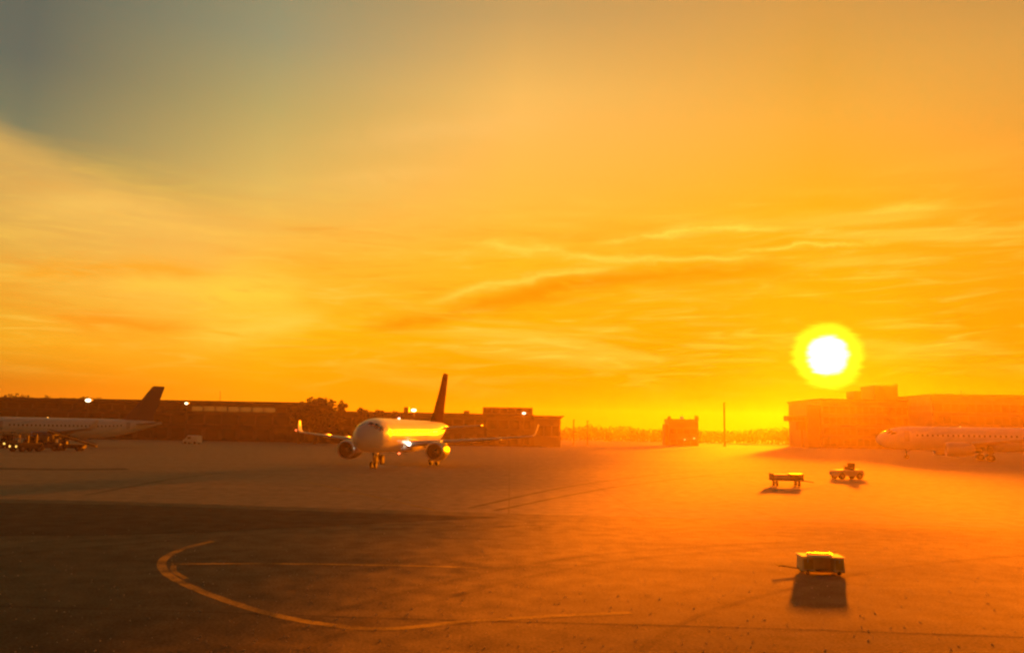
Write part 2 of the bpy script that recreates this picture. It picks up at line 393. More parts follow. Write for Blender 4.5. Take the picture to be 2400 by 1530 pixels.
M_MARK = pavement('tyre_rubber_mark', (.006,.006,.006), (.016,.015,.014), .95, big=.5, ior=2.0, gloss=.285)
for pts, w in (([(-40,1290),(300,1262),(760,1235),(1300,1222)], .35), ([(-40,1306),(300,1275),(760,1245),(1300,1230)], .35),
               ([(560,1525),(900,1400),(1400,1300),(2000,1262)], .3), ([(700,1525),(1010,1410),(1480,1310),(2060,1270)], .3),
               ([(1500,1525),(1700,1420),(2100,1330),(2420,1300)], .22)):
    ribbon('tyre_mark', pts, w, .0105, M_MARK, taxi)
for pts, w in (([(200,1160),(500,1110),(800,1098),(1000,1090)], .4), ([(1100,1190),(1400,1130),(1700,1100),(2100,1092)], .4), ([(1160,1196),(1480,1136),(1780,1106),(2200,1100)], .4)):
    ribbon('tyre_mark', pts, w, .0075, M_MARK, apron)
for pts in ([(-40,1420),(400,1432),(1000,1452),(1700,1470),(2440,1495)],):
    ribbon('sealed_seam', pts, .05, .0115, M_TARDARK, taxi)
rg = random.Random(11); dust_specks = MB()  # pebbles added to imitate bright dust specks on the window
for k in range(650):
    p = G(rg.uniform(-50,2450), 1215+315*rg.random()**.8, 0); r_ = rg.uniform(.007,.02)
    dust_specks.sphere((p.x, p.y, .010+r_*.5), r_*rg.uniform(.8,1.5), r_, r_*.7, 5, 3)
M_SPECK = mat('pale_grit', (.6,.5,.36), .5, var=.3, scale=.5)
go = dust_specks.build('grit', M_SPECK); go['kind'] = 'stuff'; go['label'] = 'loose pale grit scattered over the near asphalt'; go['category'] = 'grit'

# ------------------------------------------------------------------ airliners
FZ = 3.82; FS = [(0,.06,-.52),(.12,.34,-.50),(.45,.74,-.45),(1.0,1.13,-.36),(1.8,1.48,-.24),(2.8,1.74,-.12),(4.0,1.90,-.04),(5.5,1.98,0),(7,2.0,0),(15,2.0,0),(23.5,2.0,0),(26,1.93,.08),(28.5,1.74,.26),(31,1.42,.56),(33.5,1.02,.90),(35.8,.60,1.18),(37.3,.28,1.34),(37.6,.10,1.36)]
def fus(t):
    for a, b in zip(FS, FS[1:]):
        if t <= b[0]:
            k = (t-a[0])/(b[0]-a[0]); return a[1]+(b[1]-a[1])*k, a[2]+(b[2]-a[2])*k
    return FS[-1][1], FS[-1][2]
def fpt(t, ang, off=0.0):                                       # point of the skin; ang from the side upwards, in degrees
    r, zc = fus(t); a = R(ang); return ((r+off)*math.cos(a), -t, FZ+zc+(r*1.035+off)*math.sin(a))
def patch(t0, t1, a0, a1, off=.015, nt_=4, na=3, slant=0.0):
    vs = []; fs = []
    for i in range(nt_+1):
        for j in range(na+1):
            vs.append(fpt(t0+(t1-t0)*i/nt_+slant*j/na, a0+(a1-a0)*j/na, off))
    for i in range(nt_):
        for j in range(na): fs.append((i*(na+1)+j, (i+1)*(na+1)+j, (i+1)*(na+1)+j+1, i*(na+1)+j+1))
    return MB().add(vs, fs)
AF = [(0,0),(.02,.022),(.08,.045),(.2,.062),(.38,.066),(.6,.05),(.82,.024),(1,.003),(.82,-.012),(.6,-.028),(.38,-.042),(.2,-.042),(.08,-.03),(.02,-.016)]
def wing_mb(secs, vertical=False):                              # secs: (span, leading edge, chord, height, thickness)
    rs = []
    for s_, le, c, z, k in secs:
        rs.append([((s_, -(le+u*c), z+w*c*k) if not vertical else (w*c*k, -(le+u*c), z)) for u, w in AF])
    return MB().rings(rs)
def flipx(mb): q = MB(); q.v = [(-x,y,z) for x,y,z in mb.v]; q.f = [f[::-1] for f in mb.f]; return q
WING = [(1.2,11.6,7.6,FZ-1.15,1.1),(2.2,12.3,6.7,FZ-1.08,1.1),(6.4,14.6,4.3,FZ-.72,1.0),(11.5,17.3,2.9,FZ-.30,.95),(16.4,19.9,1.7,FZ+.14,.9)]
TIP = [(16.4,19.9,1.7,FZ+.14,.9),(16.75,20.2,1.4,FZ+.45,.8),(16.95,20.7,1.0,FZ+1.1,.8),(17.1,21.2,.6,FZ+1.75,.7)]
STAB = [(.3,31.3,4.2,FZ+1.0,.9),(1.2,32.0,3.6,FZ+1.08,.9),(6.2,35.4,1.5,FZ+1.6,.8)]
FIN = [(0,28.6,7.6,FZ+1.5,1.0),(0,30.0,6.1,FZ+2.7,1.0),(0,33.0,4.2,FZ+6.3,.9),(0,35.2,2.9,FZ+9.3,.9),(0,35.6,2.4,FZ+9.6,.7)]
def nacelle():
    prof = [(10.6,.92),(10.5,1.0),(10.55,1.1),(10.9,1.2),(11.8,1.26),(13.0,1.22),(14.2,1.02),(14.9,.84)]
    n = 20; rs = []
    inner = [(11.6,.90),(11.0,.88)]
    for t, r in inner+prof: rs.append([(r*math.cos(2*math.pi*i/n), -t, r*math.sin(2*math.pi*i/n)) for i in range(n)])
    return MB().rings(rs)
def wheel(mbt, mbr, c, r, w):
    mbt.tube((c[0]-w/2,c[1],c[2]), (c[0]+w/2,c[1],c[2]), r, n=16)
    mbr.tube((c[0]-w/2-.012,c[1],c[2]), (c[0]+w/2+.012,c[1],c[2]), r*.5, n=12)
CACHE = {}
def shared(key, fn):
    if key not in CACHE: CACHE[key] = fn()
    return CACHE[key]
def airliner(label, loc, heading, scale, fin_mat, nac_mat, lights, windows, group='parked and taxiing airliners'):
    """nose at local y = 0 pointing to +y, ground at z = 0; loc is the point under the main gear."""
    t = thing('airliner', label, 'airplane', loc, heading, group); t.scale = (scale,)*3
    OFF = (0, 17.7, 0)
    def part(name, me, parent=t, loc=OFF): return put(name, me, parent, loc if parent is t else (0,0,0))
    def fuselage():
        rs = []; ts = sorted(set([a[0] for a in FS]+[8,9,10,11,12,13,14,16,18,20,22]))
        for tt in ts: rs.append([fpt(tt, 360*i/32) for i in range(32)])
        return MB().rings(rs).mesh('fuselage', M_WHITE, True)
    f = part('fuselage', shared('fus', fuselage))
    for a0, a1, b0, b1, sl in ((1.75,2.5,58,80,.0),(1.95,2.75,36,56,.1),(2.35,3.3,22,38,.25)):   # cockpit panes
        for sgn in (0, 1):
            mb = patch(a0,a1,b0,b1,.02,4,3,sl)
            if sgn: mb = flipx(mb)
            part('cockpit_window', shared(('cw',a0,sgn), lambda: mb.mesh('cockpit_window', M_GLASS, True)), f)
    for sgn in (0, 1):
        for t0 in (4.6, 30.0):
            mb = patch(t0,t0+.85,-18,38,.012,3,6)
            if sgn: mb = flipx(mb)
            part('cabin_door', shared(('cd',t0,sgn), lambda: mb.mesh('cabin_door', M_GREY, True)), f)
    for i in range(windows[1]):
        for sgn in windows[0]:
            t0 = 6.6+i*.82
            if t0 > 29: continue
            mb = patch(t0,t0+.26,9,19,.014,1,2)
            if sgn: mb = flipx(mb)
            part('cabin_window', shared(('w',i,sgn), lambda: mb.mesh('cabin_window', M_GLASS, True)), f)
    part('belly_fairing', shared('belly', lambda: MB().rings([[( (1.7*k)*math.cos(2*math.pi*i/16), -tt, FZ-1.35+(.85*k)*math.sin(2*math.pi*i/16)) for i in range(16)] for tt, k in ((10.5,.3),(12,.9),(15,1.08),(19,1.05),(21.5,.6),(22.5,.2))]).mesh('belly_fairing', M_WHITE, True)))
    for sgn in (0, 1):
        fx = flipx if sgn else (lambda q: q)
        sx = -1 if sgn else 1
        w = part('wing', shared(('wing',sgn), lambda: fx(wing_mb(WING)).mesh('wing', M_GREY, True)))
        part('winglet', shared(('tip',sgn), lambda: fx(wing_mb(TIP)).mesh('winglet', M_WHITE, True)), w)
        for s_, le in ((4.6,16.9),(8.6,17.4),(12.2,19.2)):
            part('flap_fairing', shared(('ff',s_,sgn), lambda: fx(MB().rings([[(s_+.16*k*math.cos(2*math.pi*i/8), -tt, FZ-1.0+s_*.062+.24*k*math.sin(2*math.pi*i/8)) for i in range(8)] for tt, k in ((le-.9,.2),(le,.9),(le+1.2,1),(le+2.4,.15))])).mesh('flap_fairing', M_GREY, True)), w)
        part('tailplane', shared(('stab',sgn), lambda: fx(wing_mb(STAB)).mesh('tailplane', M_GREY, True)))
        e_ = put('engine', shared('nac%s' % nac_mat.name, lambda: nacelle().mesh('engine', nac_mat, True)), t, (sx*5.75, 17.7, 1.95))
        put('inlet_lip', shared('lip', lambda: MB().rings([[(r*math.cos(2*math.pi*i/20), -tt, r*math.sin(2*math.pi*i/20)) for i in range(20)] for tt, r in ((10.62,.90),(10.48,.99),(10.53,1.11),(10.72,1.17))], cap=False).mesh('inlet_lip', M_METAL, True)), e_)
        put('fan', shared('fan', lambda: MB().tube((0,-11.25,0),(0,-11.3,0),.885,n=20).mesh('fan', M_DARKM)), e_)
        put('spinner', shared('spin', lambda: MB().tube((0,-10.85,0),(0,-11.24,0),.03,.28,n=12).mesh('spinner', M_GREY, True)), e_)
        put('exhaust_cone', shared('exh', lambda: MB().tube((0,-14.6,0),(0,-16.0,0),.6,.22,n=14).mesh('exhaust_cone', M_DARKM, True)), e_)
        part('pylon', shared(('pyl',sgn), lambda: fx(MB().add([(5.62,-11.6,3.05),(5.88,-11.6,3.05),(5.88,-15.6,2.7),(5.62,-15.6,2.7),(5.65,-14.4,3.28),(5.85,-14.4,3.28),(5.85,-17.2,3.0),(5.65,-17.2,3.0)], [(0,1,2,3),(4,7,6,5),(0,4,5,1),(1,5,6,2),(2,6,7,3),(3,7,4,0)])).mesh('pylon', M_GREY)))
        mg = part('main_gear', shared(('mg',sgn), lambda: MB().tube((sx*3.8,-17.7,.58),(sx*3.7,-17.5,2.75),.13).tube((sx*3.75,-17.6,1.7),(sx*2.3,-17.6,2.5),.07).box(sx*3.95-.03,sx*3.95+.03,-18.2,-17.1,1.3,2.5).mesh('main_gear', M_DARKM)))
        for k in (-.42, .42):
            a, b = MB(), MB(); wheel(a, b, (sx*3.8+k,-17.7,.585), .585, .36)
            tw = part('tyre', shared(('mt',sgn,k), lambda: a.mesh('tyre', M_RUB, True)), mg)
            part('rim', shared(('mr',sgn,k), lambda: b.mesh('rim', M_RIM, True)), mg)
    ng = part('nose_gear', shared('ng', lambda: MB().tube((0,-5.1,.38),(0,-4.9,2.1),.1).tube((0,-5.0,1.2),(0,-6.3,2.0),.05).mesh('nose_gear', M_DARKM)))
    for k in (-.25, .25):
        a, b = MB(), MB(); wheel(a, b, (k,-5.1,.385), .385, .22)
        part('tyre', shared(('nt',k), lambda: a.mesh('tyre', M_RUB, True)), ng); part('rim', shared(('nr',k), lambda: b.mesh('rim', M_RIM, True)), ng)
    part('tail_fin', shared('fin%s' % fin_mat.name, lambda: wing_mb(FIN, True).mesh('tail_fin', fin_mat, True)))
    part('tail_cone', shared('apu', lambda: MB().tube((0,-37.2,FZ+1.34),(0,-38.0,FZ+1.38),.30,.16,n=12).mesh('tail_cone', M_METAL, True)))
    for nm, c, r, mt_ in lights:
        part(nm, shared((nm,c,r,mt_.name), lambda: MB().sphere(c, r, r, r, 10, 6).mesh(nm, mt_, True)))
    return t

def plane_at(px, py, rel, **k):              # rel: angle of the nose from "straight at the camera", towards picture left
    p = G(px, py); az_ = math.atan2(p.x, p.y)
    th = az_ + math.pi                                           # bearing back to the camera
    th = th + R(rel)
    f = Vector((math.sin(th), math.cos(th), 0))
    return airliner(loc=(p.x, p.y, 0), heading=math.atan2(-f.x, f.y), **k)
plane_at(952, 1088, 17.5, label='white airliner taxiing towards the camera with its lights on', scale=1.0, fin_mat=M_RUSSET, nac_mat=M_NAC, windows=((0,1),28),
    lights=[('beacon', (.0,-14.0,FZ+2.12), .17, M_LAMPRW), ('beacon', (.0,-14.5,FZ-2.25), .17, M_LAMPR),
            ('landing_light', (-2.1,-11.9,FZ-1.02), .22, M_LAMPW), ('landing_light', (2.1,-11.9,FZ-1.02), .22, M_LAMPW),
            ('navigation_light', (16.9,-20.0,FZ+.4), .1, M_LAMPR), ('tail_light', (5.6,-34.9,FZ+1.66), .12, M_LAMPY)])
plane_at(150, 1046, 84, label='pale airliner parked side on at the far left, dark tail fin', scale=.97, fin_mat=M_NAVY, nac_mat=M_NAC, windows=((0,1),28),
    lights=[('beacon', (.0,-14.0,FZ+2.12), .1, M_LAMPY)]).scale = (.97, .90, .97)
plane_at(2310, 1080, 78, label='airliner parked in the sun glare at right, nose pointing left', scale=1.24, fin_mat=M_NAVY, nac_mat=M_GREY, windows=((0,1),20),
    lights=[('beacon', (.0,-14.0,FZ+2.12), .1, M_LAMPY)])

# ------------------------------------------------------------------ buildings
def ang(v): return math.atan2(v.y, v.x)
def block(parent, name, x0, x1, y0, y1, z0, z1, material): return MB().box(x0,x1,y0,y1,z0,z1).build(name, material, parent)
def pane_row(parent, x0, x1, n, y, z0, z1, material, gap=.35, sill=True):
    w = (x1-x0)/n
    me = MB().box(gap/2, w-gap/2, -.06, .05, 0, z1-z0).mesh('window', M_DARKM)
    gl = MB().box(gap/2+.12, w-gap/2-.12, -.10, -.063, .12, z1-z0-.12).mesh('pane', material)
    for i in range(n):
        o = put('window', me, parent, (x0+i*w, y, z0)); put('pane', gl, o)
def hgt(px, py, y): return at(px, py, y).z
def X_(px, y, py=1000): return at(px, py, y).x
# long concourse along the left
D = 262.0
x0, x1 = X_(-90, D), X_(722, D)
conc = thing('concourse', 'long low dark concourse behind the parked airliner at far left', 'building', (0, D, 0))
zt = 13.0
block(conc, 'wall', x0, x1, 0, 24, 0, zt-1.0, M_CLAD2)
MB().box(x0-.8, x1+.6, -1.4, 25, zt-.98, zt-.2).build('roof', M_ROOF, conc)
for xa, xb, n_, mm in ((x0+1, X_(445,D), 17, M_GLASS), (X_(446,D), X_(645,D), 7, M_SKYPANE), (X_(646,D), x1-.5, 3, M_GLASS)):
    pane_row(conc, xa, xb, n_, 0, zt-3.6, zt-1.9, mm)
pane_row(conc, x0+1, x1-.5, 20, 0, 5.4, 8.4, M_GLASS)
pane_row(conc, x0+1, x1-.5, 20, 0, .6, 4.0, M_GLASS, gap=1.2)
MB().box(x0-.2, x1+.3, -1.0, -.1, 4.5, 5.0).build('canopy', M_ROOF, conc)
# mid concourse behind the taxiing airliner
D2 = 257.0
a0, a1 = X_(738, D2), X_(1252, D2)
mid_b = thing('terminal_hall', 'dark terminal hall behind the taxiing airliner, roof overhanging at right', 'building', (0, D2, 0))
zr = hgt(1060, 968, D2)
block(mid_b, 'wall', a0, a1, 0, 26, 0, zr-.6, M_CLAD2)
MB().box(a0-.6, a1-.02, -1, 27, zr-.58, zr).build('roof', M_ROOF, mid_b)
b0, b1 = X_(1130, D2), X_(1248, D2); zb = hgt(1190, 963, D2)
block(mid_b, 'penthouse', b0, b1, 2, 20, zr+.01, zb+1.2, M_CLAD)
c1 = X_(1314, D2); zc = hgt(1290, 974, D2); c2 = X_(1324, D2)
block(mid_b, 'end_wall', a1+.01, c1, .5, 24, 0, zc-.9, M_CLAD)
MB().add([(a1+.01,-.8,zc-.88),(c1,-.8,zc-.88),(c1,25,zc-.88),(a1+.01,25,zc-.88),(a1+.01,-1.2,zc),(c2,-1.2,zc),(c2,25.5,zc),(a1+.01,25.5,zc)], [(3,2,1,0),(4,5,6,7),(0,1,5,4),(1,2,6,5),(2,3,7,6),(3,0,4,7)]).build('overhanging_roof', M_ROOF, mid_b)
pane_row(mid_b, a0+1, a1-1, 19, 0, 5.4, 8.2, M_GLASS)
pane_row(mid_b, a0+1, a1-1, 19, 0, .6, 3.8, M_GLASS, gap=1.0)
pane_row(mid_b, b0+.5, b1-.5, 6, 2, zr+.35, zb+.7, M_GLASS)
pane_row(mid_b, a1+.6, c1-.3, 3, .5, 3.4, 6.6, M_GLASS)
for px, w, h in ((945,1.6,1.8),(1090,1.8,1.0)):
    q = X_(px, D2); MB().box(q-w/2,q+w/2,6,8,zr+.01,zr+h).build('roof_unit', M_CLAD, mid_b)
# small block with raised corners
D3 = 345.0
s0, s1 = X_(1567, D3), X_(1637, D3)
sb = thing('service_building', 'small square service building with raised roof corners', 'building', (0, D3, 0))
zs = hgt(1600, 984, D3)
block(sb, 'wall', s0, s1, 0, 9, 0, zs, M_CLAD)
MB().box(s0-.3, s1+.3, -.3, 9.3, zs+.01, zs+.35).build('roof', M_ROOF, sb)
for a, b, h in ((s0-.2,s0+1.2,1.5),(s1-1.3,s1+.2,1.9)):
    MB().box(a,b,.2,2.2,zs+.36,zs+h,tx=.15).build('corner_turret', M_CLAD2, sb)
MB().tube(((s0+s1)/2,3,zs+.36),((s0+s1)/2,3,zs+1.7),.9,.6,n=12).build('roof_vent', M_METAL, sb)
MB().box(s0-1.3, s0-.01, 1, 7, 0, zs-2.2).build('annex', M_CLAD2, sb)
MB().box(s0-1.5, s0-.02, .8, 7.2, zs-2.19, zs-1.9).build('annex_roof', M_ROOF, sb)
pane_row(sb, s0+.6, s1-.6, 4, 0, 5.2, 7.0, M_PANE); pane_row(sb, s0+.6, s1-.6, 4, 0, .1, 2.4, M_PANE)
for px, py in ((1605,1030),(1627,1027)):
    p = at(px, py, D3-.2); MB().sphere((p.x,-.2,p.z),.26,.2,.26).build('wall_lamp', M_LAMPY, sb)
# terminal under the sun
D4 = 350.0
tb = thing('terminal_building', 'tall stepped terminal building with roof towers below the sun', 'building', (0, D4, 0))
def tbox(name, p0, p1, pyt, y0, y1, material, z0=0.0, top=None):
    z = hgt((p0+p1)/2, pyt, D4+y0); o = block(tb, name, X_(p0,D4+y0), X_(p1,D4+y0), y0, y1, z0, z, material); return X_(p0,D4+y0), X_(p1,D4+y0), z
mx0, mx1, mz = tbox('wall', 1924, 2184, 940, 0, 40, M_CONCW)
MB().box(mx0-.5, mx1+.0, -.6, 40.5, mz+.01, mz+.8).build('roof', M_ROOF, tb)
tbox('stair_block', 1893, 1923.5, 949, .8, 22, M_CLAD)
p0x, p1x, pz = tbox('stair_tower', 2004, 2022, 916, 6, 14, M_CLAD2, mz+.82)
p0x, p1x, pz = tbox('roof_tower', 2053, 2108, 905, 4, 18, M_CLAD2, mz+.82)
MB().box(p1x-1.0,p1x+.3,4.2,6.5,pz+.01,pz+1.0).build('tower_parapet', M_CLAD2, tb)
MB().box(p0x-.3,p1x-1.02,3.8,18,pz+.01,pz+.35).build('tower_roof', M_ROOF, tb)
pane_row(tb, p0x+.8, p1x-.8, 4, 4, pz-4.2, pz-1.4, M_PANE)
q0, q1, qz = tbox('plant_room', 2126, 2160, 934, 8, 20, M_CLAD, mz+.82)
for r_ in range(4): pane_row(tb, mx0+1, mx1-1, 16, 0, 1.2+r_*4.6, 4.0+r_*4.6, M_PANE)
g0 = X_(1850, D4); g1 = X_(1892.5, D4); gz = hgt(1870, 974, D4)
MB().box(g0,g1,1.5,7,gz-2.3,gz).build('bridge_arm', M_CLAD, tb)
MB().box(g0+5,g1,2.2,6,gz-6.2,gz-2.31).build('bridge_cabin', M_CLAD2, tb)
MB().box(g0+6.2,g0+6.9,3,4,0,gz-6.21).build('bridge_leg', M_DARKM, tb)
pane_row(tb, g0+.3, g1-.3, 4, 1.5, gz-1.9, gz-.6, M_PANE)
D5 = 330.0
ph = thing('pier_hall', 'long flat roofed pier hall at the right edge in the glare', 'building', (0, D5, 0))
h0, h1 = X_(2186, D5), X_(2700, D5); hz = hgt(2290, 924, D5)
block(ph, 'wall', h0, h1, 0, 45, 0, hz-.9, M_CONCW)
MB().add([(h0-.3,-.6,hz-.88),(h1,-.6,hz-.88),(h1,45,hz-.88),(h0-.3,45,hz-.88),(h0-.3,-.6,hz-.1),(h1,-.6,hz+.5),(h1,45,hz+.5),(h0-.3,45,hz-.1)],[(3,2,1,0),(4,5,6,7),(0,1,5,4),(1,2,6,5),(2,3,7,6),(3,0,4,7)]).build('roof', M_ROOF, ph)
for r_ in range(4): pane_row(ph, h0+1, h0+49, 14, 0, 1.2+r_*4.9, 4.2+r_*4.9, M_PANE)
p = at(2252, 916, D5+4); MB().tube((p.x,4,hz-.3),(p.x,4,p.z+.3),.22,.16).build('roof_mast', M_DARKM, ph)
p = at(2194, 914, D5+4); MB().tube((p.x,4,hz-.3),(p.x,4,p.z+.3),.12).build('roof_mast', M_DARKM, ph)

# ------------------------------------------------------------------ masts and floodlights
def mast(px, pyt, y, r, label, lamp=None, name='light_mast'):
    tp = at(px, pyt, y); t = thing(name, label, 'pole', (tp.x, y, 0), 0, 'masts and floodlights')
    MB().tube((0,0,0),(0,0,.5),r*1.8,n=10).build('base', M_CONCW, t)
    MB().tube((0,0,.5),(0,0,tp.z),r,r*.75,n=10).build('pole', M_DARKM, t)
    if lamp:
        MB().box(-lamp*1.3,lamp*1.3,-.3,.3,tp.z+.01,tp.z+.22).build('lamp_hood', M_DARKM, t)
        MB().sphere((0,-.36,tp.z-.02),lamp,.16,lamp*.5,12,6).build('lamp', M_LAMP, t, True)
    else:
        MB().box(-.5,.5,-.2,.2,tp.z+.01,tp.z+.25).build('top_plate', M_DARKM, t)
    return t
mast(1697, 944, 345, .42, 'tall thin mast standing alone between the service building and the terminal')
mast(1345, 985, 300, .28, 'short pole just right of the overhanging roof')
mast(1377, 987, 300, .28, 'second short pole right of the overhanging roof')
mast(517, 918, 420, .2, 'faint thin pole above the long concourse roof')
mast(208, 938, 240, .12, 'floodlight pole left of the dark tail fin, brightest lamp on the left', .85, 'floodlight')
mast(438, 945, 240, .12, 'floodlight pole with dim lamp right of the dark tail fin', .5, 'floodlight')
mast(970, 961, 240, .12, 'floodlight pole behind the taxiing airliner, lamp left of its tail fin', .75, 'floodlight')
mast(1228, 968, 240, .12, 'floodlight pole before the terminal hall, lamp below its penthouse roof', .5, 'floodlight')

# ------------------------------------------------------------------ trees
def leaves(mb, c, rx, ry, rz, n, size, rnd):
    for _ in range(n):
        while True:
            u = Vector((rnd.uniform(-1,1), rnd.uniform(-1,1), rnd.uniform(-1,1)))
            if .15 < u.length < 1: break
        p = Vector((c[0]+u.x*rx, c[1]+u.y*ry, c[2]+u.z*rz))
        a = Vector((rnd.uniform(-1,1), rnd.uniform(-1,1), rnd.uniform(-1,1))).normalized(); b = a.orthogonal().normalized()
        s = size*rnd.uniform(.6,1.4)
        mb.add([p-a*s-b*s*.5, p+a*s-b*s*.5, p+a*s*.7+b*s*.6, p-a*s*.6+b*s*.5], [(0,1,2,3)])
def tree(label, px, pyt, y, width, group, seed, clumps=9, boxy=.0, dens=70):
    rnd = random.Random(seed); tp = at(px, pyt, y); h = tp.z
    t = thing('tree', label, 'tree', (tp.x, y, 0), 0, group)
    tr = MB(); fork = h*.32
    tr.tube((0,0,0),(0,0,fork),h*.03,h*.022,n=8)
    cr = MB(); w = width/2
    for k in range(clumps):
        u = (k+.5)/clumps; aa = k*2.399; rr = w*(.30+.42*rnd.random())
        zz = fork + (h-fork)*(.25+.6*rnd.random())
        zz = min(zz, h-.2*w)
        c = Vector((math.cos(aa)*rr, math.sin(aa)*rr*.8, zz))
        tr.tube((0,0,fork*.95), c, h*.014, h*.004, n=6)
        q = w*(.38+.2*rnd.random()); qz = min(q*.8, h-zz)
        leaves(cr, c, q, q, qz, dens, .34, rnd)
    leaves(cr, (0,0,h*.78), w*.55, w*.5, h*.22, dens*2, .34, rnd)
    leaves(cr, (0,0,h*.5), w*.8, w*.7, h*.24, dens*2, .36, rnd)
    tr.build('trunk', M_BARK, t); cr.build('crown', M_LEAF, t)
    return t
tree('broad dark tree between the concourse and the terminal hall', 742, 932, 236, 13, 'trees before the terminals', 1, 20, dens=170)
tree('narrow upright tree at the right of the broad tree', 801, 938, 238, 3.4, 'trees before the terminals', 2, 8)
tree('rounded tree at the left of the broad tree', 704, 945, 240, 6.0, 'trees before the terminals', 3, 9)
tree('low bushy tree left of the taxiing airliner\'s nose', 848, 956, 246, 6.5, 'trees before the terminals', 4)
tree('low tree directly above the taxiing airliner\'s forward cabin', 885, 958, 247, 5.5, 'trees before the terminals', 5)
tree('small tree at the taxiing airliner\'s mid cabin', 925, 962, 246, 5.0, 'trees before the terminals', 6)
for i, (px, py, w) in enumerate(((20,922,7),(62,923,6),(108,926,6.5),(150,930,6),(212,930,7))):
    tree(['leftmost tree showing above the concourse roof','second tree from the left above the concourse roof','third tree from the left above the concourse roof','fourth tree from the left above the concourse roof','tree above the concourse roof behind the brightest floodlight'][i], px, py, 300, w*1.5, 'trees behind the concourse', 20+i)
# far wood along the horizon between hall and terminal
rnd = random.Random(5); wood = MB()
prof = [(1310,1003),(1345,1001),(1385,994),(1410,998),(1440,1000),(1468,996),(1500,1003),(1560,1005),(1640,1006),(1700,1009),(1760,1006),(1800,1003),(1840,1000),(1880,1004),(1930,1006)]
for a, b in zip(prof, prof[1:]):
    n = max(2, int((b[0]-a[0])/8))
    for k in range(n):
        u = k/n; px = a[0]+(b[0]-a[0])*u; py = a[1]+(b[1]-a[1])*u + rnd.uniform(-1.5,4)
        y = rnd.uniform(470,520); tp = at(px, py, y); h = tp.z; w = rnd.uniform(2.2,3.6)
        leaves(wood, (tp.x,y,h*.62), w, w, h*.40, 90, .5, rnd); leaves(wood, (tp.x,y,h*.25), w, w, h*.28, 50, .55, rnd)
        wood.tube((tp.x,y,0),(tp.x,y,h*.7),.22,.1,n=6)
for k in range(150):                         # the same wood goes on behind and beside the buildings
    px = rnd.choice((rnd.uniform(-900,1310), rnd.uniform(1930,3300))); y = rnd.uniform(480,560); h = rnd.uniform(7,10); x = X_(px, y)
    leaves(wood, (x,y,h*.6), 3.6, 3.6, h*.42, 60, .7, rnd); wood.tube((x,y,0),(x,y,h*.6),.25,.1,n=6)
wo = wood.build('distant_wood', M_LEAF); wo['kind'] = 'stuff'; wo['label'] = 'low distant wood along the horizon between the buildings'; wo['category'] = 'trees'

# ------------------------------------------------------------------ ground vehicles
def wheels(t, xs, ys, r, w=.24):
    for x in xs:
        for y in ys:
            a, b = MB(), MB(); wheel(a, b, (x,y,r), r, w)
            o = a.build('wheel', M_RUB, t, True); b.build('rim', M_RIM, o, True)
def van(label, loc, rz, body, lamp, s=1.0):
    t = thing('service_van', label, 'van', loc, rz, 'vehicles on the apron'); t.scale = (s,)*3
    MB().rings([[(x,-2.5,z) for x,z in ((-.92,.42),(.92,.42),(.95,1.2),(.82,2.15),(.6,2.3),(-.6,2.3),(-.82,2.15),(-.95,1.2))],
                [(x,1.0,z) for x,z in ((-.92,.42),(.92,.42),(.95,1.2),(.82,2.15),(.6,2.3),(-.6,2.3),(-.82,2.15),(-.95,1.2))],
                [(x,1.75,z) for x,z in ((-.92,.42),(.92,.42),(.93,1.1),(.8,1.35),(.6,1.4),(-.6,1.4),(-.8,1.35),(-.93,1.1))],
                [(x,2.5,z) for x,z in ((-.88,.45),(.88,.45),(.86,.85),(.78,1.02),(.6,1.06),(-.6,1.06),(-.78,1.02),(-.86,.85))]]).build('body', body, t, True)
    MB().add([(-.7,1.10,2.12),(.7,1.10,2.12),(.72,1.74,1.46),(-.72,1.74,1.46)],[(0,1,2,3)]).build('windscreen', M_GLASS, t).location.y = .03
    for s_ in (-1,1):
        MB().box(s_*.9-.03,s_*.9+.03,-.2,.9,1.3,1.95).build('side_window', M_GLASS, t)
        MB().sphere((s_*.62,2.5,.75),.15,.06,.12).build('headlight', lamp, t, True)
    MB().box(-.9,.9,2.46,2.6,.4,.58).build('bumper', M_DARKM, t)
    wheels(t, (-.82,.82), (-1.6,1.6), .36)
    return t
p = G(1299, 1045); van('service van facing the camera with both headlights on, before the overhanging roof', (p.x,p.y,0), math.pi+.15, M_VDARK, M_LAMPY, 1.25)
p = G(450, 1040); van('small white van right of the parked airliner\'s tail', (p.x,p.y,0), R(70), M_VWHITE, M_GREY, .95)
def loader(label, loc, rz):
    t = thing('belt_loader', label, 'belt loader', loc, rz, 'vehicles on the apron')
    MB().box(-.95,.95,-2.2,2.0,.45,1.1,tx=.08).build('chassis', M_VDARK, t)
    MB().box(-.9,-.05,.4,1.7,1.11,1.9,ty=.2).build('cab', M_VBLUE, t)
    MB().add([(.1,-4.0,.6),(.9,-4.0,.6),(.9,4.0,3.0),(.1,4.0,3.0),(.1,-4.0,.9),(.9,-4.0,.9),(.9,4.0,3.3),(.1,4.0,3.3)],[(3,2,1,0),(4,5,6,7),(0,1,5,4),(1,2,6,5),(2,3,7,6),(3,0,4,7)]).build('belt', M_RUB, t)
    for x in (.04,.96): MB().tube((x,-4,1.15),(x,4,3.6),.05,n=6).build('rail', M_DARKM, t)
    MB().tube((.5,1.6,1.0),(.5,2.2,2.4),.08,n=6).build('lift_strut', M_DARKM, t)
    wheels(t, (-.85,.85), (-1.5,1.5), .42)
    return t
p = G(165, 1056); loader('belt loader with raised conveyor beside the parked airliner at left', (p.x,p.y,0), R(98)); 
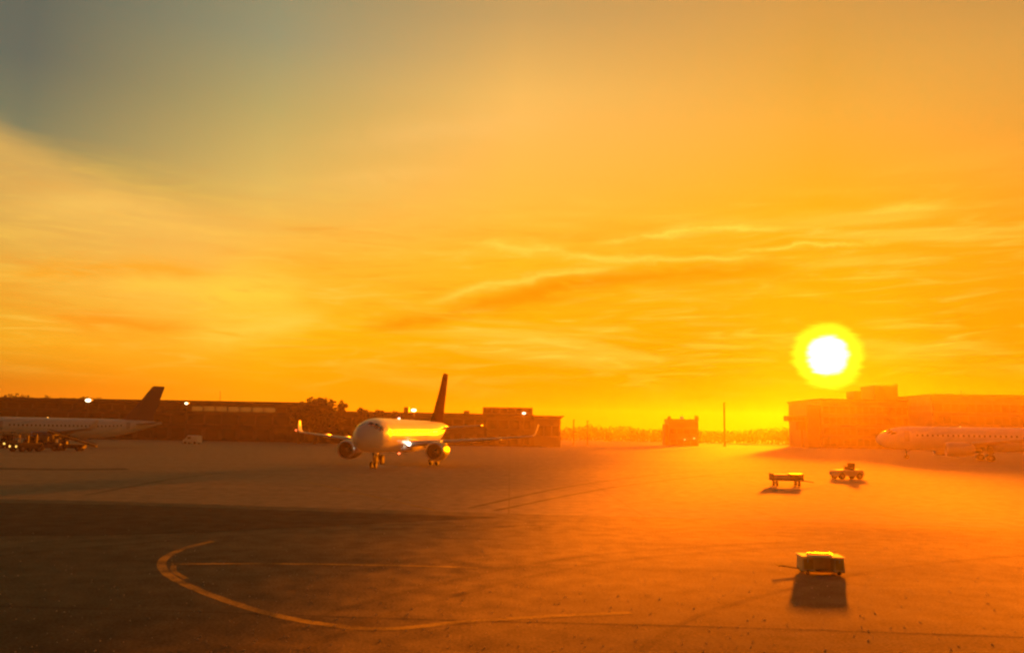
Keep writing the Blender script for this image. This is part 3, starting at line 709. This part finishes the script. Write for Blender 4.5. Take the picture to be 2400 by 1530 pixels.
def tug(label, loc, rz, body, lamp=None, s=1.0, canopy=True):
    t = thing('tow_tractor', label, 'tractor', loc, rz, 'vehicles on the apron'); t.scale = (s,)*3
    MB().rings([[(x*k,y,z) for x,z in ((-.8,.35),(.8,.35),(.8,zt_),(.7,zt_+.12),(-.7,zt_+.12),(-.8,zt_))] for y, zt_, k in ((-1.6,.8,.95),(-1.5,.9,1),(.2,.9,1),(.35,.9,1),(1.5,.85,1),(1.65,.7,.92))]).build('body', body, t)
    MB().box(-.62,.62,-.5,-.05,1.02,1.25).build('seat', M_RUB, t); MB().box(-.62,.62,-.62,-.48,1.03,1.75).build('seat_back', M_RUB, t)
    for x in (-.7,.7) if canopy else ():
        for y in (-.75,.35): MB().tube((x,y,1.0),(x,y,2.0),.04,n=6).build('roof_post', M_DARKM, t)
    if canopy: MB().box(-.8,.8,-.9,.5,2.0,2.08).build('roof', body, t)
    MB().tube((0,.35,1.0),(0,.12,1.35),.03,n=6).tube((0,.10,1.36),(0,.12,1.32),.2,n=12).build('steering_wheel', M_DARKM, t)
    for s_ in (-1,1): MB().sphere((s_*.5,1.66,.62),.12,.05,.12).build('headlight', lamp or M_GREY, t, True)
    wheels(t, (-.72,.72), (-1.05,1.05), .38)
    return t
p = G(60, 1058); tug('dark tow tractor with an amber light under the parked airliner\'s nose', (p.x,p.y,0), R(160), M_VDARK, M_LAMPY, 1.4)
p = G(12, 1050); tug('tow tractor at the left picture edge by the parked airliner', (p.x,p.y,0), R(190), M_VDARK, M_LAMPY, 1.4)
p = G(112, 1056); tug('unlit tow tractor between the lit tractor and the belt loader', (p.x,p.y,0), R(100), M_VBLUE, None, 1.3)
p = G(1985, 1122); tug('open tow tractor without canopy in the glare beside the flat dolly', (p.x,p.y,0), R(100), M_CREAM, None, 1.0, False)
def dolly(label, loc, rz):
    t = thing('baggage_dolly', label, 'cart', loc, rz, 'vehicles on the apron')
    MB().box(-1.4,1.4,-.75,.75,.48,.62).build('deck', M_DARKM, t)
    for x in (-1.38,1.3): MB().box(x,x+.08,-.75,.75,.62,1.15).build('end_rack', M_DARKM, t)
    MB().box(-1.28,.2,-.6,.6,.63,1.05,tx=.05).build('load', M_CREAM, t); MB().box(.25,1.25,-.6,.6,.63,1.12,tx=.05).build('load', M_VYEL, t)
    MB().tube((1.4,0,.5),(2.5,0,.35),.04,n=6).build('tow_bar', M_DARKM, t)
    wheels(t, (-1.0,1.0), (-.6,.6), .24, .14)
    return t
p = G(1843, 1138); dolly('low flat baggage dolly loaded with boxes in the glare', (p.x,p.y,0), R(-4))
# equipment cart in the near foreground
p = G(1923, 1342)
t = thing('equipment_cart', 'low equipment cart with shining grab bar in the near right foreground', 'cart', (p.x,p.y,0), R(-6), 'vehicles on the apron'); t.scale = (.92,.92,.66)
for x_, y_ in ((-.74,-.30),(.36,.74)):
    c = MB().box(x_,y_,-.45,.45,.16,.84,tx=.03,ty=.03).build('cabinet', M_CREAM, t)
    MB().box(x_+.06,y_-.06,-.455,-.43,.26,.74).build('cabinet_door', M_VYEL, c)
MB().box(-.78,.78,-.5,.5,.845,.885,tx=.03,ty=.03).build('top', M_CREAM, t); MB().box(-.297,.357,.1,.44,.16,.84).build('back_panel', M_CREAM, t)
MB().tube((-.42,.1,.94),(.44,.1,.94),.045,n=12).tube((-.42,.1,.88),(-.42,.1,.95),.03,n=8).tube((.44,.1,.88),(.44,.1,.95),.03,n=8).build('grab_bar', M_METAL, t, True)  # metal bar added on top to catch the sun's glint
MB().box(-.74,.74,-.42,.42,.12,.158).build('chassis', M_DARKM, t)
MB().tube((-.76,0,.2),(-1.5,0,.3),.03,n=6).tube((-1.5,-.2,.3),(-1.5,.2,.3),.03,n=6)  .build('tow_bar', M_VDARK, t)
for x in (-.55,.55): MB().tube((x,-.47,.6),(x,-.47,.75),.02,n=6).build('handle', M_METAL, t)
wheels(t, (-.55,.55), (-.36,.36), .13, .1)

# ------------------------------------------------------------------ haze volume added to imitate glare on the dirty window
hz_ = MB().box(-1050,1050,-1050,1050,-1,34).build('haze', None or M_WHITE)
hz_['kind'] = 'stuff'
hm = bpy.data.materials.new('evening_haze'); hm.use_nodes = True; ht = hm.node_tree; ht.nodes.clear()
pv = ht.nodes.new('ShaderNodeVolumePrincipled'); ho = ht.nodes.new('ShaderNodeOutputMaterial')
pv.inputs['Color'].default_value = (1.0,.76,.50,1); pv.inputs['Density'].default_value = .00018; pv.inputs['Anisotropy'].default_value = .68
ht.links.new(pv.outputs[0], ho.inputs['Volume'])
hz_.data.materials.clear(); hz_.data.materials.append(hm)
